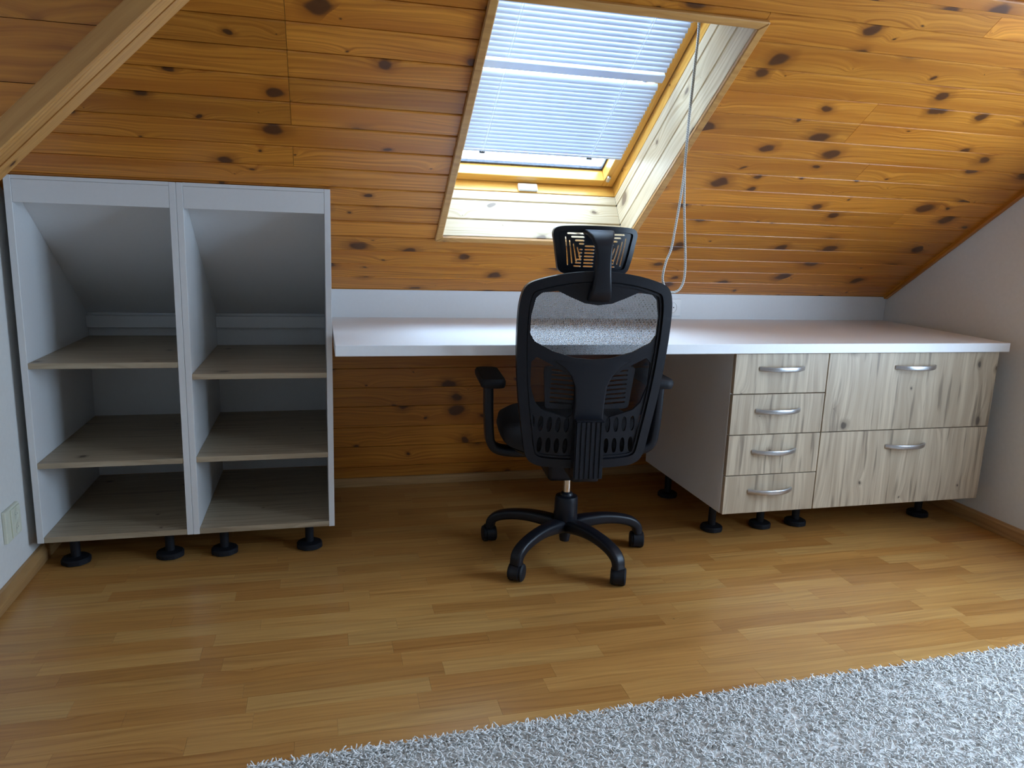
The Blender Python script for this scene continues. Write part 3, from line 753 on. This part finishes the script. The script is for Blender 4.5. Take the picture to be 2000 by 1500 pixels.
OUT = [(0.0, 0.416), (0.12, 0.420), (0.172, 0.430), (0.200, 0.458), (0.216, 0.54), (0.236, 0.68), (0.246, 0.80), (0.249, 0.90), (0.245, 0.975), (0.228, 1.022), (0.185, 1.044), (0.10, 1.064), (0.0, 1.072)]
OUTL = [(p.x, p.y) for p in catmull([(x, z, 0) for x, z in OUT] + [(-x, z, 0) for x, z in OUT[-2:0:-1]], 6, closed=True)]
def back_y(x, z):
    t = (z - 0.42) / 0.65
    return -0.235 - 0.03 * math.sin(min(1, max(0, t)) * math.pi * 0.55) - 0.055 * t * t + 0.38 * x * x
UPH = [(-0.192, 0.982), (-0.175, 0.998), (-0.13, 1.004), (-0.09, 0.986), (-0.045, 0.968), (0, 0.962), (0.045, 0.968), (0.09, 0.986), (0.13, 1.004), (0.175, 0.998), (0.192, 0.982),
       (0.203, 0.93), (0.203, 0.872), (0.188, 0.848), (0.13, 0.818), (0.06, 0.798), (0, 0.793), (-0.06, 0.798), (-0.13, 0.818), (-0.188, 0.848), (-0.203, 0.872), (-0.203, 0.93)]
LOH = [(0.180, 0.788), (0.192, 0.775), (0.190, 0.70), (0.172, 0.645), (0.15, 0.622), (0.07, 0.598), (0.058, 0.606), (0.056, 0.70), (0.072, 0.728), (0.11, 0.752)]
def back_sdf(X, Z):
    d = sd_poly(X, Z, OUTL)
    d = np.maximum(d, -(sd_poly(X, Z, UPH) - 0.004))
    XA = np.abs(X)
    d = np.maximum(d, -(sd_poly(XA, Z, LOH) - 0.006))
    for r_, (zc, hb) in enumerate(((0.566, 0.027), (0.492, 0.027))):
        for i in range(5):
            xo = 0.070 + 0.0285 * i
            d = np.maximum(d, -sd_ell(XA, Z, xo, zc + 0.006 * (i / 4.0) ** 1.5, 0.0086, hb, 0.03))
    return d
shell('back_shell', -0.262, 0.262, 0.405, 1.085, 0.0040, back_sdf, lambda x, z: back_y(x, z), 0.010, M['black'], chair)
def ring_sdf(X, Z):
    d = sd_poly(X, Z, OUTL); return np.maximum(d, -(d + 0.030))
shell('back_frame', -0.262, 0.262, 0.405, 1.085, 0.0050, ring_sdf, lambda x, z: back_y(x, z) - 0.012, 0.030, M['black'], chair)
def inner_sdf(X, Z):
    d = sd_poly(X, Z, OUTL) ; d = np.maximum(d + 0.034, -(d + 0.040)); return d
shell('inner_rim', -0.262, 0.262, 0.405, 1.085, 0.0040, inner_sdf, lambda x, z: back_y(x, z) - 0.005, 0.006, M['black'], chair)
shell('mesh_panel', -0.262, 0.262, 0.405, 1.085, 0.02, lambda X, Z: sd_poly(X, Z, OUTL) + 0.012, lambda x, z: back_y(x, z) + 0.030 + 0.015 * math.sin(max(0, min(1, (z - .42) / .65)) * math.pi), 0.0008, M['mesh'], chair)
# lumbar support pad seen through the lower openings
def lum_sdf(X, Z):
    d = sd_poly(X, Z, [(-0.13, 0.63), (0.13, 0.63), (0.14, 0.75), (-0.14, 0.75)]) - 0.012
    for i in range(8):
        zc = 0.635 + 0.0155 * i
        for sg in (-1, 1): d = np.maximum(d, -sd_cap(X, Z, sg * 0.045, zc, sg * 0.125, zc + 0.006, 0.0032))
    return d
shell('lumbar_pad', -0.17, 0.17, 0.60, 0.79, 0.003, lum_sdf, lambda x, z: back_y(x, z) + 0.018, 0.006, M['black'], chair)
# ribbed spine cover
bm = bmesh.new()
def spine_sec(z, hw, y0, y1): return [(-hw, y1, z), (hw, y1, z), (hw, y0, z), (-hw, y0, z)]
bm_box(bm, (-0.049, -0.292, 0.392), (0.049, -0.236, 0.590))
bmesh.ops.bevel(bm, geom=list(bm.edges), offset=0.004, segments=2, affect='EDGES')
for i in range(6):
    xc = -0.0405 + 0.0162 * i
    bm_box(bm, (xc - 0.0052, -0.298, 0.396), (xc + 0.0052, -0.2915, 0.586))
link('spine_cover', bm_done(bm, 'spine_cover', smooth=30), M['black'], chair)
# spine above the cover
rings = []
for z, hw_, th in ((0.570, 0.050, 0.016), (0.64, 0.049, 0.017), (0.70, 0.053, 0.017), (0.735, 0.068, 0.015), (0.765, 0.095, 0.012), (0.785, 0.13, 0.009)):
    yy = back_y(0, z)
    rings.append([Vector((a, back_y(a, z) + 0.002 - b_ * 0.5 - th * 0.5 + 0.004, z)) for a, b_ in rrect(hw_, th, 0.006, 3)])
loft('spine', rings, M['black'], chair)
# headrest stem
path = [((-0.306, 0.984), 0.036, 0.010), ((-0.318, 0.998), 0.036, 0.013), ((-0.332, 1.02), 0.031, 0.014), ((-0.338, 1.07), 0.0255, 0.013), ((-0.340, 1.115), 0.0235, 0.012), ((-0.334, 1.148), 0.027, 0.011), ((-0.315, 1.174), 0.036, 0.010), ((-0.285, 1.188), 0.044, 0.009), ((-0.246, 1.190), 0.046, 0.008)]
rings = []
for i, ((y_, z_), hw_, th) in enumerate(path):
    a = path[max(i - 1, 0)][0]; c = path[min(i + 1, len(path) - 1)][0]; t = Vector((0, c[0] - a[0], c[1] - a[1])).normalized(); nn = Vector((0, -t.z, t.y))
    rings.append([Vector((0.0, y_, z_)) + Vector((p, 0, 0)) + nn * q for p, q in rrect(hw_, th, min(hw_, th) * 0.6, 4)])
loft('headrest_stem', rings, M['black'], chair)
# headrest
HO = [(0.0, 1.056), (0.085, 1.057), (0.112, 1.068), (0.121, 1.095), (0.131, 1.15), (0.137, 1.187), (0.122, 1.204), (0.075, 1.2085), (0.0, 1.210)]
HOL = [(p.x, p.y) for p in catmull([(x, z, 0) for x, z in HO] + [(-x, z, 0) for x, z in HO[-2:0:-1]], 6, closed=True)]
def head_y(x, z): return -0.245 + 1.5 * x * x - 0.16 * (z - 1.13) + 1.6 * (z - 1.13) ** 2
def head_sdf(X, Z):
    d = sd_poly(X, Z, HOL); XA = np.abs(X)
    for i in range(4):                       # nested frames of slots
        hx = 0.098 - 0.0125 * i; zt = 1.1845 - 0.0105 * i; zb = 1.083 + 0.0060 * i
        d = np.maximum(d, -sd_cap(XA, Z, 0.042 - 0.0 * i, zt, hx - 0.006, zt, 0.0026))
        d = np.maximum(d, -sd_cap(XA, Z, hx, zt - 0.012, hx - 0.012, zb + 0.004, 0.0024))
    for i in range(7):
        z = 1.083 + 0.0105 * i
        d = np.maximum(d, -sd_cap(XA, Z, 0.008, z, 0.036, z, 0.0024))
        if i < 6: d = np.maximum(d, -sd_cap(XA, Z, 0.046, z, 0.046 + max(0.006, 0.020 - 0.004 * abs(i - 0)), z, 0.0022))
    return d
shell('headrest', -0.145, 0.145, 1.048, 1.218, 0.0022, head_sdf, head_y, 0.010, M['black'], chair)
def hrim(X, Z):
    d = sd_poly(X, Z, HOL); return np.maximum(d, -(d + 0.016))
shell('headrest_rim', -0.145, 0.145, 1.048, 1.218, 0.004, hrim, lambda x, z: head_y(x, z) - 0.006, 0.024, M['black'], chair)
# seat
def superring(w, d, z, n=40, e=3.2, y0=0.0):
    r = []
    for i in range(n):
        a = 2 * math.pi * i / n; c, s_ = math.cos(a), math.sin(a)
        r.append(Vector((w * math.copysign(abs(c) ** (2 / e), c), y0 + d * math.copysign(abs(s_) ** (2 / e), s_), z)))
    return r
loft('seat', [superring(0.235, 0.232, 0.448, y0=0.03), superring(0.250, 0.246, 0.456, y0=0.03), superring(0.258, 0.254, 0.485, y0=0.03), superring(0.252, 0.248, 0.515, y0=0.03), superring(0.225, 0.225, 0.532, y0=0.03), superring(0.15, 0.15, 0.538, y0=0.03)], M['fabric'], chair, 60)
loft('seat_pan', [superring(0.15, 0.15, 0.420, y0=0.02), superring(0.215, 0.215, 0.428, y0=0.03), superring(0.24, 0.236, 0.4475, y0=0.03)], M['black'], chair, 50)
bm = bmesh.new(); bm_box(bm, (-0.078, -0.034, 0.298), (0.060, 0.15, 0.4195)); link('tilt_mechanism', bm_done(bm, 'tilt_mechanism', bevel=0.014, seg=3, smooth=40), M['black'], chair)
bm = bmesh.new(); bm_box(bm, (-0.045, -0.262, 0.372), (0.045, -0.010, 0.402)); link('back_bracket', bm_done(bm, 'back_bracket', bevel=0.006, seg=2, smooth=40), M['black'], chair)
# armrests
for sg in (-1, 1):
    arm = empty('armrest', (sg * 0.298, 0.0, 0.4)); arm.parent = chair
    pth = [(-sg * 0.165, -0.035, 0.018), (-sg * 0.09, -0.035, 0.016), (-sg * 0.03, -0.036, 0.026), (-sg * 0.004, -0.038, 0.052), (sg * 0.004, -0.040, 0.10), (sg * 0.008, -0.042, 0.18), (sg * 0.010, -0.042, 0.262)]
    P = catmull(pth, 5); rings = []
    for i, p in enumerate(P):
        t = (P[min(i + 1, len(P) - 1)] - P[max(i - 1, 0)]).normalized(); yv = Vector((0, 1, 0)); nn = t.cross(yv).normalized()
        rings.append([p + yv * a + nn * b_ for a, b_ in rrect(0.034, 0.0155, 0.010, 3)])
    loft('arm_post', rings, M['black'], arm, 45)
    bm = bmesh.new(); prof = rrect(0.043, 0.135, 0.030, 5)
    lo = [bm.verts.new((x * 0.92, y_ * 0.96 + 0.005, 0.262)) for x, y_ in prof]; mi = [bm.verts.new((x, y_ + 0.005, 0.272)) for x, y_ in prof]; hi = [bm.verts.new((x, y_ + 0.005, 0.284)) for x, y_ in prof]; tp = [bm.verts.new((x * 0.90, y_ * 0.95 + 0.005, 0.2925)) for x, y_ in prof]
    for A, B in ((lo, mi), (mi, hi), (hi, tp)):
        for q in range(len(A)): bm.faces.new((A[q], A[(q + 1) % len(A)], B[(q + 1) % len(A)], B[q]))
    bm.faces.new(lo[::-1]); bm.faces.new(tp)
    link('arm_pad', bm_done(bm, 'arm_pad', smooth=45), M['black_matte'], arm)
# column
lathe('gas_lift', [(0.0142, 0.235), (0.0142, 0.336)], M['chrome'], chair, 24)
lathe('lift_collar', [(0.024, 0.232), (0.024, 0.240), (0.019, 0.248), (0.0145, 0.250)], M['black'], chair, 28)
lathe('column_cover', [(0.036, 0.110), (0.0440, 0.128), (0.0425, 0.224), (0.040, 0.233), (0.024, 0.236)], M['black'], chair, 32)
lathe('column_end', [(0.012, 0.055), (0.018, 0.058), (0.021, 0.075), (0.022, 0.112)], M['black'], chair, 24)
# five-star base
def leg_section(r, z, w, h): return [(a, b_) for a, b_ in rrect(w, h, min(w, h) * 0.55, 4)]
for kk in range(5):
    ang = math.radians(-141.8 + 72 * kk + 6.0)
    c, s_ = math.cos(ang), math.sin(ang); rad = Vector((c, s_, 0)); tan_ = Vector((-s_, c, 0))
    lg = empty('base_leg', (rad.x * 0.30, rad.y * 0.30, 0)); lg.parent = chair
    ctr = [(0.018, 0.118, 0.028, 0.022), (0.06, 0.128, 0.027, 0.023), (0.13, 0.134, 0.024, 0.0205), (0.19, 0.131, 0.0225, 0.0185), (0.245, 0.120, 0.022, 0.018), (0.277, 0.106, 0.022, 0.018), (0.294, 0.088, 0.0215, 0.017), (0.299, 0.062, 0.0205, 0.015)]
    CP = catmull([(r_, z_, w_) for r_, z_, w_, h_ in ctr], 4); HP = catmull([(h_, 0, 0) for _, _, _, h_ in ctr], 4)
    rings = []
    for i, p in enumerate(CP):
        t = (CP[min(i + 1, len(CP) - 1)] - CP[max(i - 1, 0)]); td = (rad * t.x + Vector((0, 0, t.y))).normalized(); nn = td.cross(tan_).normalized()
        cen = rad * p.x + Vector((0, 0, p.y)) - Vector((rad.x * 0.30, rad.y * 0.30, 0))
        rings.append([cen + tan_ * a + nn * b_ for a, b_ in rrect(p.z, HP[i].x, min(p.z, HP[i].x) * 0.6, 4)])
    loft('leg_arm', rings, M['black'], lg, 50)
    # twin-wheel caster, rolling axis along local x of the caster
    ca = empty('caster', (0, 0, 0), math.radians(-28 + 9 * kk) - 0.0); ca.parent = lg
    R_ = 0.0310
    for sg in (-1, 1):
        rings = []
        for x_, r_ in ((sg * 0.007, R_ - .004), (sg * 0.009, R_), (sg * 0.022, R_), (sg * 0.026, R_ - .004), (sg * 0.027, R_ - .012)):
            rings.append([Vector((x_, 0.010 + r_ * math.cos(2 * math.pi * j / 28), R_ + r_ * math.sin(2 * math.pi * j / 28))) for j in range(28)])
        loft('wheel', rings, M['black_matte'], lg, 40).parent = ca
    # hood over the wheels
    rings = []
    for j in range(15):
        a = math.radians(-25 + 205 * j / 14)
        rings.append([Vector((x_, 0.010 - (R_ + q) * math.cos(a) , R_ + (R_ + q) * math.sin(a) )) for x_, q in ((-0.014, 0.0015), (0.014, 0.0015), (0.014, 0.006), (-0.014, 0.006))])
    rings = [[Vector((v.x, v.y, max(v.z, 0.012))) for v in r] for r in rings]
    loft('caster_hood', rings, M['black'], lg, 40).parent = ca
    lathe('caster_stem', [(0.0070, 0.055), (0.0070, 0.075)], M['black'], ca, 12)

# ------------------------------------------------------------------ rug
rug = tag(empty('rug', (-0.205, 1.530, 0), math.radians(1.9)), 'pale grey shaggy rug in the foreground', 'rug')
RW, RD = 2.75, 1.30
box('rug_base', (0, -RD, 0.0006), (RW, 0, 0.010), M['rug_back'], rug, bevel=0.004, seg=2)
def tufts(n):
    rg = np.random.RandomState(3)
    x = rg.uniform(0.0, RW, n); y = -RD * rg.uniform(0, 1, n) ** 1.35
    edge = rg.uniform(0, 1, n) < 0.02
    y[edge] = rg.uniform(-0.006, 0.006, edge.sum())
    ang = rg.uniform(0, 2 * np.pi, n); L = rg.uniform(0.012, 0.022, n); r = rg.uniform(0.0017, 0.0028, n)
    lean = rg.uniform(0.85, 1.7, n); curl = rg.uniform(-3.2, 3.2, n)
    base = np.stack([x, y, rg.uniform(0.006, 0.012, n)], 1)
    segs = 4; K = 3
    V = np.zeros((n, segs + 1, K, 3)); pos = base.copy(); a = ang.copy()
    for s_ in range(segs + 1):
        t = s_ / segs
        dirx, diry = np.cos(a), np.sin(a)
        pitch = np.maximum(0.05, 1.25 * (1 - t * lean * 1.25))
        d = np.stack([dirx * np.cos(pitch), diry * np.cos(pitch), np.sin(pitch)], 1)
        sidev = np.stack([-diry, dirx, np.zeros(n)], 1); upv = np.cross(d, sidev)
        rr = r * (1.0 - 0.35 * t)
        for k_ in range(K):
            ph = 2 * np.pi * k_ / K + 0.5
            V[:, s_, k_] = pos + (sidev * math.cos(ph) + upv * math.sin(ph)) * rr[:, None]
        pos = pos + d * (L / segs)[:, None]; a = a + curl / segs
    V[..., 2] = np.maximum(V[..., 2], 0.003)
    faces = []
    tpl = []
    for s_ in range(segs):
        for k_ in range(K): tpl.append((s_ * K + k_, s_ * K + (k_ + 1) % K, (s_ + 1) * K + (k_ + 1) % K, (s_ + 1) * K + k_))
    tpl = np.array(tpl); nv = (segs + 1) * K
    Q = (tpl[None] + (np.arange(n) * nv)[:, None, None]).reshape(-1, 4)
    T = (np.array([[segs * K, segs * K + 1, segs * K + 2]])[None] + (np.arange(n) * nv)[:, None, None]).reshape(-1, 3)
    me = bpy.data.meshes.new('pile')
    me.vertices.add(n * nv); me.vertices.foreach_set('co', V.reshape(-1))
    li = np.concatenate([Q.reshape(-1), T.reshape(-1)]); me.loops.add(len(li)); me.loops.foreach_set('vertex_index', li)
    me.polygons.add(len(Q) + len(T))
    st = np.concatenate([np.arange(len(Q)) * 4, len(Q) * 4 + np.arange(len(T)) * 3]); me.polygons.foreach_set('loop_start', st)
    me.update(calc_edges=True); me.validate(); me.shade_smooth()
    return me
pl = link('pile', tufts(52000), M['pile'], rug); tag(pl, kind='stuff')
